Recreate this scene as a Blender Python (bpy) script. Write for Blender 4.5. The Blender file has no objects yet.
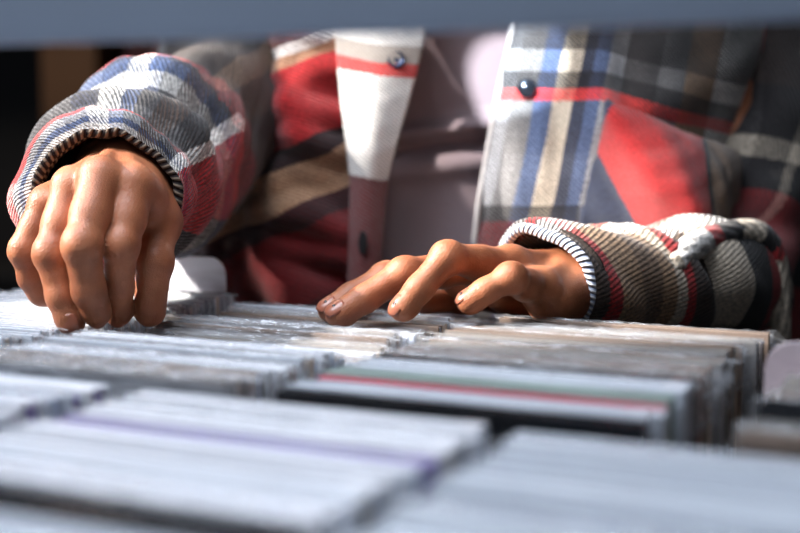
import bpy, bmesh, math, random
import numpy as np
from mathutils import Vector, Matrix
C = bpy.context.scene
COL = C.collection
# ------------------------------------------------------------------ camera
T = 0.93            # height of the tops of the cases
PITCH, CAMH, PHI = 0.0947, 0.0902, 0.439
FPX = 1200.0
cam_d = bpy.data.cameras.new('camera'); cam = bpy.data.objects.new('camera', cam_d); COL.objects.link(cam)
cam.location = (0, 0, T + CAMH); cam.rotation_euler = (math.pi/2 - PITCH, 0, 0)
cam_d.sensor_width = 36; cam_d.lens = FPX/800*36; cam_d.clip_start = 0.02
cam_d.dof.use_dof = True; cam_d.dof.focus_distance = 0.645; cam_d.dof.aperture_fstop = 4.0; cam_d.dof.aperture_blades = 0
C.camera = cam
# ------------------------------------------------------------------ world, lights, exposure
w = bpy.data.worlds.new('world'); C.world = w; w.use_nodes = True
w.node_tree.nodes['Background'].inputs[0].default_value = (0.62, 0.68, 0.8, 1)
w.node_tree.nodes['Background'].inputs[1].default_value = 0.08
def aim(o, tgt):
    o.rotation_euler = (Vector(tgt) - Vector(o.location)).to_track_quat('-Z', 'Y').to_euler()
def area(name, loc, tgt, size, power, col):
    l = bpy.data.lights.new(name, 'AREA'); l.shape = 'RECTANGLE'; l.size, l.size_y = size; l.energy = power; l.color = col
    o = bpy.data.objects.new(name, l); COL.objects.link(o); o.location = loc; aim(o, tgt); return o
def spot(name, loc, tgt, power, col, angle, blend=0.1, radius=0.01):
    l = bpy.data.lights.new(name, 'SPOT'); l.energy = power; l.color = col; l.spot_size = angle; l.spot_blend = blend; l.shadow_soft_size = radius
    o = bpy.data.objects.new(name, l); COL.objects.link(o); o.location = loc; aim(o, tgt); return o
def W(px, py, Y):
    """point seen at pixel (px, py) standing at forward distance Y (metres)"""
    x = (px - 400)/FPX; z = -(py - 266.5)/FPX
    y = math.cos(PITCH) + math.sin(PITCH)*z; zz = -math.sin(PITCH) + math.cos(PITCH)*z
    t = Y/y
    return Vector((x*t, Y, zz*t + T + CAMH))
area('skylight', (-.33, .40, 1.62), (-.17, 0.06, T), (.6, .45), 12.5, (0.82, 0.89, 1.0))
area('front_fill_light', (-0.6, -1.1, 2.0), (0, 0.3, T), (1.2, .8), 2.4, (0.80, 0.88, 1.0))  # weak cool fill added from the front, no window stands there
SUN = Vector((-1.42, .50, 1.78))
spot('sun_patch_on_left_arm', SUN + Vector((0, .10, 0)), W(128, 116, .70), 330, (1.0, 0.93, 0.85), 0.20, 0.4, 0.012)
spot('front_spot_on_shirt', (-.62, -.60, 1.90), W(528, 84, .872), 640, (0.84, 0.93, 1.0), 0.044, 0.05, 0.006)  # added spot from the front, apart from the sun, for the shirt's bright crescent
spot('sun_patch_on_front', SUN + Vector((.0, -.20, .12)), W(610, 115, .82), 100, (1.0, 0.95, 0.90), 0.16, 0.25, 0.012)
spot('sun_patch_on_placket', SUN + Vector((.0, -.20, .1)), W(380, 100, .83), 190, (1.0, 0.95, 0.90), 0.046, 0.3, 0.010)
spot('sun_patch_on_left_front', SUN + Vector((.0, -.15, .4)), W(275, 90, .86), 90, (1.0, 0.95, 0.90), 0.035, 0.2, 0.010)
spot('sun_patch_on_right_hand', SUN + Vector((.04, .0, .25)), W(560, 225, .68), 230, (1.0, 0.94, 0.87), 0.13, 0.9, 0.012)
area('background_fill_light', (-.9, 1.7, 2.4), (-.6, 2.4, 1.1), (.3, .3), 10, (1.0, 0.82, 0.65))  # warm fill added to lift the dark shelving, not a lamp of the shop
C.view_settings.view_transform = 'Standard'; C.view_settings.look = 'None'; C.view_settings.gamma = 1
C.view_settings.use_curve_mapping = False
C.view_settings.exposure = 0.2
C.cycles.transparent_max_bounces = 24
# ------------------------------------------------------------------ helpers
def tag(o, label=None, cat=None, group=None, kind=None):
    if label: o['label'] = label
    if cat: o['category'] = cat
    if group: o['group'] = group
    if kind: o['kind'] = kind
    return o
def empty(name, loc=(0, 0, 0), rz=0):
    o = bpy.data.objects.new(name, None); COL.objects.link(o); o.location = loc; o.rotation_euler = (0, 0, rz); o.empty_display_size = .02
    return o
def link(name, me, mats=None, parent=None, smooth=False):
    o = bpy.data.objects.new(name, me); COL.objects.link(o)
    if mats is not None:
        for m in (mats if isinstance(mats, (list, tuple)) else [mats]): me.materials.append(m)
    if parent: o.parent = parent
    if smooth:
        me.polygons.foreach_set('use_smooth', [True]*len(me.polygons))
    return o
class MB:
    """collects boxes into one mesh"""
    def __init__(s): s.bm = bmesh.new()
    def box(s, x0, x1, y0, y1, z0, z1, bev=0):
        r = bmesh.ops.create_cube(s.bm, size=1)
        vs = r['verts']
        for v in vs:
            v.co = Vector(((x0+x1)/2 + v.co.x*(x1-x0), (y0+y1)/2 + v.co.y*(y1-y0), (z0+z1)/2 + v.co.z*(z1-z0)))
        if bev:
            es = list({e for v in vs for e in v.link_edges})
            bmesh.ops.bevel(s.bm, geom=es, offset=bev, segments=2, profile=0.5, affect='EDGES')
        return s
    def mesh(s, name):
        me = bpy.data.meshes.new(name); s.bm.to_mesh(me); s.bm.free(); return me
# ------------------------------------------------------------------ material helpers
def nmat(name):
    m = bpy.data.materials.new(name); m.use_nodes = True
    nt = m.node_tree; b = nt.nodes['Principled BSDF']
    return m, nt, b
def N(nt, typ, **kw):
    n = nt.nodes.new(typ)
    for k, v in kw.items():
        if k.startswith('i_'):
            key = k[2:]; key = int(key) if key.isdigit() else key.replace('_', ' ')
            n.inputs[key].default_value = v
        else: setattr(n, k, v)
    return n
def simple(name, col, rough=0.6, noise=0.0, scale=40, metal=0, bump=0):
    m, nt, b = nmat(name)
    b.inputs['Base Color'].default_value = (*col, 1); b.inputs['Roughness'].default_value = rough; b.inputs['Metallic'].default_value = metal
    if noise or bump:
        tc = N(nt, 'ShaderNodeTexCoord'); no = N(nt, 'ShaderNodeTexNoise', i_Scale=scale, i_Detail=4.0)
        nt.links.new(tc.outputs['Object'], no.inputs['Vector'])
        if noise:
            mx = N(nt, 'ShaderNodeMixRGB', blend_type='MULTIPLY', i_0=noise); mx.inputs[1].default_value = (*col, 1)
            nt.links.new(no.outputs['Color'], mx.inputs[2]); 
            cr = N(nt, 'ShaderNodeValToRGB'); nt.links.new(no.outputs['Fac'], cr.inputs[0]); nt.links.new(cr.outputs[0], mx.inputs[2])
            nt.links.new(mx.outputs[0], b.inputs['Base Color'])
        if bump:
            bp = N(nt, 'ShaderNodeBump', i_Strength=bump, i_Distance=0.002); nt.links.new(no.outputs['Fac'], bp.inputs['Height']); nt.links.new(bp.outputs[0], b.inputs['Normal'])
    return m
def h2l(c):
    return tuple((x/255/12.92 if x/255 <= .04045 else ((x/255+.055)/1.055)**2.4) for x in c)
# ------------------------------------------------------------------ the room
def uv2w(u, v, z=0.0):
    return Vector((u*math.cos(PHI) + v*math.sin(PHI), -u*math.sin(PHI) + v*math.cos(PHI), T + z))
m_wall = simple('dark_wall_paint', (0.012, 0.013, 0.016), .7, .3, 3)
m_floor = simple('dark_floor_boards', (0.03, 0.025, 0.022), .5, .5, 6)
def structure(name, *b, m=m_wall):
    o = link(name, MB().box(*b).mesh(name), m); o['kind'] = 'structure'; return o
structure('floor', -3, 3, -2.2, 3.2, -.05, 0, m=m_floor)
structure('wall_back', -3, 3, 3.2, 3.3, 0, 2.8)
structure('wall_right', 3, 3.1, -2.2, 3.2, 0, 2.8)
# ------------------------------------------------------------------ plastics and papers
def plastic(name, col, alpha, rough=0.12, spec=.5, streak=0):
    m, nt, b = nmat(name)
    out = nt.nodes['Material Output']
    b.inputs['Base Color'].default_value = (*col, 1); b.inputs['Roughness'].default_value = rough
    b.inputs['Specular IOR Level'].default_value = spec
    b.inputs['Alpha'].default_value = alpha
    tc = N(nt, 'ShaderNodeTexCoord'); mp = N(nt, 'ShaderNodeMapping'); mp.inputs['Scale'].default_value = (12, 420, 60)
    no = N(nt, 'ShaderNodeTexNoise', i_Scale=1.0, i_Detail=3.0)
    nt.links.new(tc.outputs['Object'], mp.inputs[0]); nt.links.new(mp.outputs[0], no.inputs['Vector'])
    mr = N(nt, 'ShaderNodeMapRange', i_3=alpha*.55, i_4=min(1, alpha*1.4)); mr.inputs[1].default_value = .35; mr.inputs[2].default_value = .65
    nt.links.new(no.outputs['Fac'], mr.inputs[0]); nt.links.new(mr.outputs[0], b.inputs['Alpha'])
    bp = N(nt, 'ShaderNodeBump', i_Strength=.25, i_Distance=.0006); nt.links.new(no.outputs['Fac'], bp.inputs['Height']); nt.links.new(bp.outputs[0], b.inputs['Normal'])
    return m
m_shell = plastic('clear_case_plastic', (.50, .48, .46), .22, .2)
m_shell_milk = plastic('frosted_case_plastic', (.74, .79, .86), .52, .3)
m_shell_black = plastic('black_case_plastic', (.012, .014, .018), 1.0, .25)
m_shell_red = plastic('rose_case_plastic', h2l((205, 80, 100)), .9, .3)
m_shell_green = plastic('grey_green_case_plastic', h2l((160, 178, 172)), .85, .3)
m_shell_lilac = plastic('lilac_case_plastic', h2l((158, 146, 200)), .9, .3)
m_shell_white = plastic('white_case_plastic', h2l((232, 234, 240)), .95, .35)
m_shell_tan = plastic('smoky_case_plastic', h2l((150, 132, 120)), .6, .2)
# crumpled cellophane
m_cello, nt, b = nmat('crumpled_cellophane')
b.inputs['Base Color'].default_value = (.5, .52, .56, 1); b.inputs['Roughness'].default_value = .1; b.inputs['Specular IOR Level'].default_value = .9
tc = N(nt, 'ShaderNodeTexCoord'); no = N(nt, 'ShaderNodeTexNoise', i_Scale=1.0, i_Detail=4.0, i_Distortion=.8)
mp = N(nt, 'ShaderNodeMapping'); mp.inputs['Scale'].default_value = (45, 420, 160)
nt.links.new(tc.outputs['Object'], mp.inputs[0]); nt.links.new(mp.outputs[0], no.inputs['Vector'])
mr = N(nt, 'ShaderNodeMapRange', i_1=.42, i_2=.7, i_3=.08, i_4=.55); nt.links.new(no.outputs['Fac'], mr.inputs[0]); nt.links.new(mr.outputs[0], b.inputs['Alpha'])
bp = N(nt, 'ShaderNodeBump', i_Strength=1.0, i_Distance=.0012); nt.links.new(no.outputs['Fac'], bp.inputs['Height']); nt.links.new(bp.outputs[0], b.inputs['Normal'])
def paper(name, col):
    m, nt, b = nmat(name)
    b.inputs['Roughness'].default_value = .45
    tc = N(nt, 'ShaderNodeTexCoord'); mp = N(nt, 'ShaderNodeMapping'); mp.inputs['Scale'].default_value = (9, 500, 26)
    no = N(nt, 'ShaderNodeTexNoise', i_Scale=1.0, i_Detail=2.0)
    nt.links.new(tc.outputs['Object'], mp.inputs[0]); nt.links.new(mp.outputs[0], no.inputs['Vector'])
    mx = N(nt, 'ShaderNodeMixRGB', i_1=(*col, 1), i_2=(*[c*.45 + .1 for c in col], 1))
    mr = N(nt, 'ShaderNodeMapRange', i_1=.45, i_2=.6); nt.links.new(no.outputs['Fac'], mr.inputs[0]); nt.links.new(mr.outputs[0], mx.inputs[0])
    nt.links.new(mx.outputs[0], b.inputs['Base Color']); return m
PAPERS = {n: paper(n + '_printed_card', h2l(c)) for n, c in dict(white=(236, 238, 244), pale_blue=(200, 216, 242), grey=(140, 146, 158), cream=(196, 180, 160),
          lilac=(140, 118, 190), pink=(205, 70, 100), red=(150, 30, 40), brown=(130, 66, 36), tan=(190, 156, 120), green=(120, 150, 140), black=(18, 20, 26),
          navy=(40, 55, 85), plum=(70, 40, 70), maroon=(70, 25, 32)).items()}
WD = .142; HT = .125
def shell_mesh(th, seed):
    """one closed disc case: lid with raised lips, recessed tray, hinge ends"""
    r = random.Random(seed); mb = MB(); h = th/2
    mb.box(-WD/2, WD/2, -h, -h + .0016, 0, HT, .0004)                       # lid face
    mb.box(-WD/2 + .0005, WD/2 - .0005, h - .0016, h, 0, HT, .0004)                # tray back
    mb.box(-WD/2 + .001, WD/2 - .001, -h + .002, h - .0018, HT - .0022, HT - .0008, .0003)   # top web between them
    mb.box(-WD/2 + .001, WD/2 - .001, -h + .002, h - .0018, 0.0004, .0018, .0003)
    mb.box(-WD/2, -WD/2 + .0014, -h + .002, h - .0018, .002, HT - .0025, .0003)
    if th > .008:
        for x in (-.05, .052): mb.box(x - .006, x + .006, -h + .0016, -h + .003, HT - .004, HT - .0003, .0002)   # booklet tabs
        mb.box(WD/2 - .010, WD/2 - .0005, -h - .0001, h + .0001, HT - .006, HT + .0002, .0004)            # hinge ear
    return mb.mesh('disc_case_shell')
def insert_mesh(th):
    mb = MB(); h = th/2
    mb.box(-WD/2 + .003, WD/2 - .014, -h + .0018, -h + .0034, .003, HT - .0028)     # booklet
    mb.box(-WD/2 + .0016, WD/2 - .0018, h - .0032, h - .0022, .002, HT - .0026)      # tray card
    mb.box(WD/2 - .0016, WD/2 - .0003, -h + .0020, h - .0020, .002, HT - .0012)      # right spine
    mb.box(-WD/2 + .0016, -WD/2 + .0026, -h + .0022, h - .0026, .002, HT - .0028)
    return mb.mesh('printed_insert')
def wrap_mesh(th, seed):
    """crumpled cellophane bag folded over the top of the case, with loose ragged ends"""
    r = np.random.default_rng(seed); nx = 44
    prof = [(-th/2 - .0004, HT - .022), (-th/2 - .0006, HT - .010), (-th/2 - .0004, HT - .001), (-th*.2, HT + .0011), (th*.22, HT + .0014), (th/2 + .0003, HT - .0006), (th/2 + .0006, HT - .010), (th/2 + .0004, HT - .022)]
    vs, fs = [], []
    base = np.cumsum(r.normal(0, .00022, nx)); base -= np.linspace(base[0], base[-1], nx)
    for i in range(nx):
        t = i/(nx - 1); x = -WD/2 - .002 + t*(WD + .004 + r.uniform(0, .002))
        ex = max(0, abs(t - .5)*2 - .9)/.1
        for (y, z) in prof:
            zz = z + (base[i]*.6 + r.normal(0, .00018) + ex*r.uniform(-.003, .0012))*(1 if z > HT - .005 else .3)
            vs.append((x + r.normal(0, .0006)*(1 + 3*ex), y*(1 - .4*ex) + r.normal(0, .00008), zz))
    k = len(prof)
    for i in range(nx - 1):
        for j in range(k - 1):
            a = i*k + j; fs.append((a, a + 1, a + k + 1, a + k))
    me = bpy.data.meshes.new('cellophane_wrap'); me.from_pydata(vs, [], fs); me.update(); return me
def make_case(kind, shell_m, paper_m, th, wrap, seed):
    root = empty('cd_case')
    link('case_shell', SHELLS[(th, seed % 2)].copy(), shell_m, root)
    link('printed_insert', INSERTS[th].copy(), paper_m, root)
    if wrap: link('cellophane_wrap', WRAPS[(th, seed % 4)].copy(), m_cello, root)
    return root
THS = (.0045, .007, .0102)
SHELLS = {(t, s): shell_mesh(t, s) for t in THS for s in (0, 1)}
INSERTS = {t: insert_mesh(t) for t in THS}
WRAPS = {(t, s): wrap_mesh(t, s + int(t*1e4)) for t in THS for s in range(4)}
PROTO = {}
def copy_tree(o, parent=None):
    c = o.copy(); COL.objects.link(c)
    if parent: c.parent = parent
    for ch in o.children: copy_tree(ch, c)
    return c
def place_case(u, v, th, sh, pp, wrap, seed, label, group, z=0, lean=0, yaw=0):
    key = (th, sh, pp, wrap, seed % 4)
    if key not in PROTO:
        o = PROTO[key] = make_case('x', dict(c=m_shell, m=m_shell_milk, b=m_shell_black, r=m_shell_red, g=m_shell_green, l=m_shell_lilac, w=m_shell_white, t=m_shell_tan)[sh], PAPERS[pp], th, wrap, seed)
    else: o = copy_tree(PROTO[key])
    p = uv2w(u, v, z - HT)
    o.location = p; o.rotation_euler = (lean, 0, -PHI + yaw)
    tag(o, label, 'CD case', group); return o
SHN = dict(c='clear', m='frosted', b='black', r='rose red', g='pale green', l='lilac', w='white', t='smoky')
def stack(rng, u0, v0, v1, where, ths, shells, papers, wrapp, zj=.0012, uj=.002, special=None, z0=0, low=None, shift=None, gap=(.0017, .0024)):
    """a row of cases standing on edge from v0 (near) to v1 (far)"""
    v = v0; i = 0
    while v < v1:
        t = (v - v0)/(v1 - v0)
        th = rng.choice(ths); sh = rng.choice(shells); pp = rng.choice(papers); wr = rng.random() < wrapp
        if special:
            for (a, b_, kw) in special:
                if a <= v < b_:
                    th = kw.get('th', th); sh = kw.get('sh', sh); pp = kw.get('pp', pp); wr = kw.get('wrap', wr)
        if v + th > v1 + .0015: th = .0045
        if v + th > v1 + .0015: break
        third = ('near end', 'front part', 'middle', 'back part', 'far end')[min(4, int(t*5))]
        lab = '%s%s CD case, %s insert, %s of %s' % ('cellophaned ' if wr else '', SHN[sh], pp.replace('_', ' '), third, where)
        place_case(u0 + rng.uniform(-uj, uj) + (shift(v) if shift else 0), v + th/2, th, sh, pp, wr, rng.randrange(1000), lab, 'CD cases in ' + where, z0 + rng.uniform(-zj, zj), 0, rng.uniform(-.0012, .0012)).scale.z = 1 - (low(v + th/2)/HT if low else 0)
        v += th + rng.uniform(*gap); i += 1
R = random.Random(5)
cool = ['white', 'white', 'pale_blue', 'grey', 'white', 'pale_blue', 'cream']
stack(R, -.490, .389, .645, 'far left row', (.0045, .007), 'mcmw', cool + ['maroon'], .8)
stack(R, -.3285, .392, .690, 'row between the hands', (.0045, .0045, .007), 'mccwt', cool + ['grey', 'brown', 'tan'], .9,
      special=[(.60, .70, dict(pp='tan'))], low=lambda v: .009*math.exp(-((v - .506)/.024)**4) + .0065*math.exp(-((v - .582)/.026)**4) + (.011 if v > .618 else 0))
stack(R, -.164, .389, .622, 'row under right hand', (.007, .0102, .0102), 'cctt', ['cream', 'tan', 'brown', 'grey', 'brown', 'tan', 'black'], .2,
      special=[(.385, .396, dict(th=.007, sh='b', pp='navy', wrap=False)), (.396, .421, dict(pp='white', sh='m', wrap=False)), (.421, .428, dict(pp='pink', th=.0045, sh='r', wrap=False)), (.428, .44, dict(pp='green', sh='g', th=.007)), (.44, .46, dict(pp='grey', sh='m', th=.0102)),
               (.46, .472, dict(th=.0102, sh='b', pp='black', wrap=False)), (.585, .60, dict(pp='plum', th=.0102))], shift=lambda v: .008 if v > .582 else 0)
stack(R, .006, .389, .512, 'near part of far right row', (.0102,), 'ct', ['grey', 'grey', 'tan', 'cream'], .3, z0=-.0006,
      special=[(.425, .445, dict(th=.0102, sh='b', pp='black', wrap=False))])
stack(R, .006, .520, .610, 'far right row behind its divider', (.0102,), 'ct', ['grey', 'grey', 'tan', 'cream'], .3, z0=-.0006)
stack(R, -.3695, .20, .3715, 'near left row', (.007, .0102), 'mmw', cool + ['lilac'], .5)
stack(R, -.210, .185, .3715, 'blurred bottom left row', (.007, .0102), 'mmwww', cool, .5,
      special=[(.218, .237, dict(th=.0102, sh='b', pp='navy', wrap=False)), (.305, .317, dict(pp='lilac', th=.0102, sh='l', wrap=False))])
stack(R, -.057, .160, .366, 'blurred bottom right row', (.007, .0102), 'mmm', ['pale_blue', 'pale_blue', 'white', 'grey'], .4)
# ------------------------------------------------------------------ bins and dividers
m_bin = simple('dark_bin_board', (.035, .03, .028), .6, .4, 30)
m_bin2 = simple('brown_bin_board', (.12, .085, .06), .6, .4, 30)
def record_bin(u0, u1, v0, v1, walls, label):
    b0 = empty('display_bin', uv2w(0, 0, -HT - .012)); b0.rotation_euler = (0, 0, -PHI)
    zt = .09; th = .002
    def pan(name, *b, m=m_bin): link(name, MB().box(*b, .0008).mesh(name), m, b0)
    pan('base_board', u0 - th, u1 + th, v0 - th, v1 + th, 0, .010)
    pan('end_board', u0 - th, u1 + th, v0 - th - .003, v0 - th, 0, zt); pan('end_board', u0 - th, u1 + th, v1 + th, v1 + th + .003, 0, zt)
    pan('side_board', u0 - th - .008, u0 - th, v0 - th, v1 + th, 0, zt); pan('side_board', u1 + th, u1 + th + .008, v0 - th, v1 + th, 0, zt)
    for x in walls: pan('partition', x - .002, x + .002, v0 - th, v1 + th, .010, zt - .006, m=m_bin2)
    tag(b0, label, 'bin'); return b0
record_bin(-.575, .08, .386, .70, (-.412, -.247, -.080), 'dark board bin holding the CD rows under the two hands')
record_bin(-.450, .022, .155, .3745, (-.2905,), 'dark board bin holding the blurred CD rows nearest the viewer')
tb = empty('display_table', uv2w(0, 0, -HT - .012 - .03)); tb.rotation_euler = (0, 0, -PHI)
link('table_top', MB().box(-.75, .45, .10, .72, 0, .03, .002).mesh('table_top'), m_bin, tb)
for x in (-.7, .4):
    for y in (.14, .68): link('leg', MB().box(x - .02, x + .02, y - .02, y + .02, -(T - HT - .042), 0, .002).mesh('leg'), m_bin, tb)
tag(tb, 'dark table under the CD bins', 'table')
# rounded divider cards
def divider(u0, u1, v, top, label, col, ht=.15):
    bm = bmesh.new(); pts = []; r = .012
    for (cx, cz, a0) in ((u1 - r, top - r, 0), (u0 + r, top - r, 90)):
        for k in range(7):
            a = math.radians(a0 + k*15); pts.append((cx + r*math.cos(a), cz + r*math.sin(a)))
    pts += [(u0, top - ht), (u1, top - ht)]
    vs = [bm.verts.new((x, -.001, z)) for x, z in pts]; f = bm.faces.new(vs)
    e = bmesh.ops.extrude_face_region(bm, geom=[f]); bmesh.ops.translate(bm, vec=(0, .002, 0), verts=[q for q in e['geom'] if isinstance(q, bmesh.types.BMVert)])
    bmesh.ops.bevel(bm, geom=bm.edges[:], offset=.0004, segments=1, affect='EDGES')
    bmesh.ops.recalc_face_normals(bm, faces=bm.faces)
    me = bpy.data.meshes.new('divider_card'); bm.to_mesh(me); bm.free()
    o = link('divider_card', me, col); o.location = uv2w(0, v, 0); o.rotation_euler = (0, 0, -PHI); tag(o, label, 'divider'); return o
m_div = plastic('frosted_divider_plastic', (.85, .87, .95), .85, .35)
m_div2 = plastic('pinkish_divider_plastic', (.72, .6, .64), .9, .4)
divider(-.575, -.431, .652, .0225, 'frosted white divider card with rounded corner behind the left hand', m_div, .14)
divider(-.073, .07, .5165, .012, 'pinkish grey rounded divider card at the right edge', m_div2, .13)
# ------------------------------------------------------------------ rail above
m_rail = simple('slate_blue_painted_steel', h2l((158, 172, 192)), .4, .15, 20)
ra = W(-60, 46, .40); rb = W(860, 18, .36)
d = (rb - ra); L = d.length
bm = bmesh.new()
prof = [(0, 0), (.003, -.0015), (.016, -.0015), (.018, 0), (.018, .03), (.30, .03), (.30, .034), (.0, .034)]
# box rail with a shelf board above
me = MB().box(-.25, L + .25, 0, .006, 0, .05, .0015).mesh('rail')
rr = empty('shelf_rail', (0, 0, 0)); rl = link('rail', me, m_rail, rr)
ud = d.normalized()
for e_ in (ra - ud*.235, rb + ud*.235): link('post', MB().box(e_.x - .008, e_.x + .008, e_.y, e_.y + .006, T - HT - .0118, e_.z + .045, .001).mesh('post'), m_rail, rr)
rl.location = ra; rl.rotation_euler = (0, -math.atan2(d.z, math.hypot(d.x, d.y)), math.atan2(d.y, d.x)); tag(rr, 'slate blue metal rail across the top, blurred, above the bins', 'rail')
# ------------------------------------------------------------------ background
m_tan = simple('tan_wood', h2l((120, 88, 62)), .5, .4, 8); m_dk = simple('black_panel', (.01, .011, .014), .6)
bs = empty('shelving_unit', (0, 2.4, 0)); 
def bsp(name, a, b_, m, z0=0, z1=2.2, y0=0, y1=.3): 
    link(name, MB().box(a, b_, y0, y1, z0, z1, .002).mesh(name), m, bs)
xa = W(42, 100, 2.4).x; xb = W(97, 100, 2.4).x
bsp('upright', xa, xb, m_tan, y1=.3); bsp('upright', xa - .75, xa - .69, m_tan)
bsp('upright', xa + 1.2, xa + 1.26, m_tan)
bsp('back_panel', xa - .7, xa + 1.2, m_dk, y0=.28, y1=.3)
for z in (.3, .75, 1.42, 1.85): bsp('shelf_board', xb, xa + 1.2, m_dk, z, z + .03, 0, .28); bsp('shelf_board', xa - .69, xa, m_dk, z, z + .03, 0, .28)
tag(bs, 'tall dark shelving with a tan wooden upright, blurred behind the left sleeve', 'shelf')
for k, (x, wd, hh, c, nm) in enumerate([(-.545, .05, .27, 'maroon', 'dark red'), (-.49, .03, .25, 'plum', 'dark purple'), (-.45, .045, .26, 'maroon', 'maroon')]):
    o = link('storage_box', MB().box(x, x + wd, 2.42, 2.6, .782, .78 + .32 + hh, .003).mesh('storage_box'), PAPERS[c])
    tag(o, '%s upright box on the shelving behind the left sleeve, %s' % (nm, ('beside the tan upright', 'between the other two', 'nearest the jacket')[k]), 'box')
# ------------------------------------------------------------------ body surfaces grown from smooth blended limbs
def cone_d(P, a, b, ra, rb):
    a = np.array(a, np.float32); b = np.array(b, np.float32); ab = b - a; L2 = float(ab @ ab) + 1e-12
    pa = P - a; h = np.clip((pa @ ab)/L2, 0, 1)[..., None]
    return np.linalg.norm(pa - h*ab, axis=-1) - (ra + (rb - ra)*h[..., 0])
def ell_d(P, c, r, M=None):
    q = P - np.array(c, np.float32)
    if M is not None: q = q @ np.array(M, np.float32)      # columns = axes
    r = np.array(r, np.float32); k0 = np.linalg.norm(q/r, axis=-1); k1 = np.linalg.norm(q/(r*r), axis=-1) + 1e-9
    return k0*(k0 - 1)/k1
def smin(a, b, k):
    h = np.clip(.5 + .5*(b - a)/k, 0, 1); return b*(1 - h) + a*h - k*h*(1 - h)
def surface(fn, lo, hi, vox):
    """surface nets over a regular grid"""
    lo = np.array(lo, float); n = np.ceil((np.array(hi) - lo)/vox).astype(int) + 1
    ax = [(lo[i] + vox*np.arange(n[i])).astype(np.float32) for i in range(3)]
    D = np.empty(n, np.float32)
    for i in range(0, n[0], 16):
        X, Y, Z = np.meshgrid(ax[0][i:i+16], ax[1], ax[2], indexing='ij'); D[i:i+16] = fn(np.stack([X, Y, Z], -1))
    ins = D < 0; c = n - 1
    cnt = np.zeros(c, np.int8)
    for dx in (0, 1):
        for dy in (0, 1):
            for dz in (0, 1): cnt += ins[dx:dx+c[0], dy:dy+c[1], dz:dz+c[2]]
    act = (cnt > 0) & (cnt < 8); idx = -np.ones(c, np.int64); cells = np.argwhere(act); idx[act] = np.arange(len(cells))
    acc = np.zeros((len(cells), 3)); num = np.zeros(len(cells))
    for axis in range(3):
        o1, o2 = [k for k in range(3) if k != axis]
        for a in (0, 1):
            for b in (0, 1):
                p0 = cells.copy(); p0[:, o1] += a; p0[:, o2] += b; p1 = p0.copy(); p1[:, axis] += 1
                d0 = D[tuple(p0.T)]; d1 = D[tuple(p1.T)]; m = (d0 < 0) != (d1 < 0)
                t = d0[m]/(d0[m] - d1[m]); q = p0[m].astype(float); q[:, axis] += t; acc[m] += q; num[m] += 1
    V = lo + vox*acc/num[:, None]
    F = []
    for axis in range(3):
        o1, o2 = [(1, 2), (2, 0), (0, 1)][axis]
        s0 = [slice(None)]*3; s1 = [slice(None)]*3; s0[axis] = slice(0, -1); s1[axis] = slice(1, None)
        ch = np.argwhere(ins[tuple(s0)] != ins[tuple(s1)])
        ch = ch[(ch[:, o1] > 0) & (ch[:, o2] > 0) & (ch[:, o1] < c[o1]) & (ch[:, o2] < c[o2])]
        if not len(ch): continue
        st = ins[tuple(ch.T)]
        e1 = np.zeros(3, int); e1[o1] = 1; e2 = np.zeros(3, int); e2[o2] = 1
        q = np.stack([idx[tuple((ch - e1 - e2).T)], idx[tuple((ch - e2).T)], idx[tuple(ch.T)], idx[tuple((ch - e1).T)]], 1)
        q[~st] = q[~st][:, ::-1]; F.append(q)
    F = np.concatenate(F); F = F[(F >= 0).all(1)]
    return V, F
def smooth_verts(V, F, it, lam=.5):
    E = np.unique(np.sort(np.concatenate([F[:, [0, 1]], F[:, [1, 2]], F[:, [2, 3]], F[:, [3, 0]]]), axis=1), axis=0)
    deg = np.bincount(E.ravel(), minlength=len(V))[:, None] + 1e-9
    for _ in range(it):
        for l in (lam, -lam*1.03):
            S = np.zeros_like(V); np.add.at(S, E[:, 0], V[E[:, 1]]); np.add.at(S, E[:, 1], V[E[:, 0]]); V = V + l*(S/deg - V)
    return V
def vf_mesh(name, parts):
    vs = []; fs = []; k = 0
    for V, F in parts: vs.append(V); fs.append(F + k); k += len(V)
    me = bpy.data.meshes.new(name); me.from_pydata(np.concatenate(vs).tolist(), [], np.concatenate(fs).tolist()); me.update(); return me
def unit(v): return v/(np.linalg.norm(v) + 1e-9)
A = lambda p: np.array(W(*p), float)
MM = .001
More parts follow.
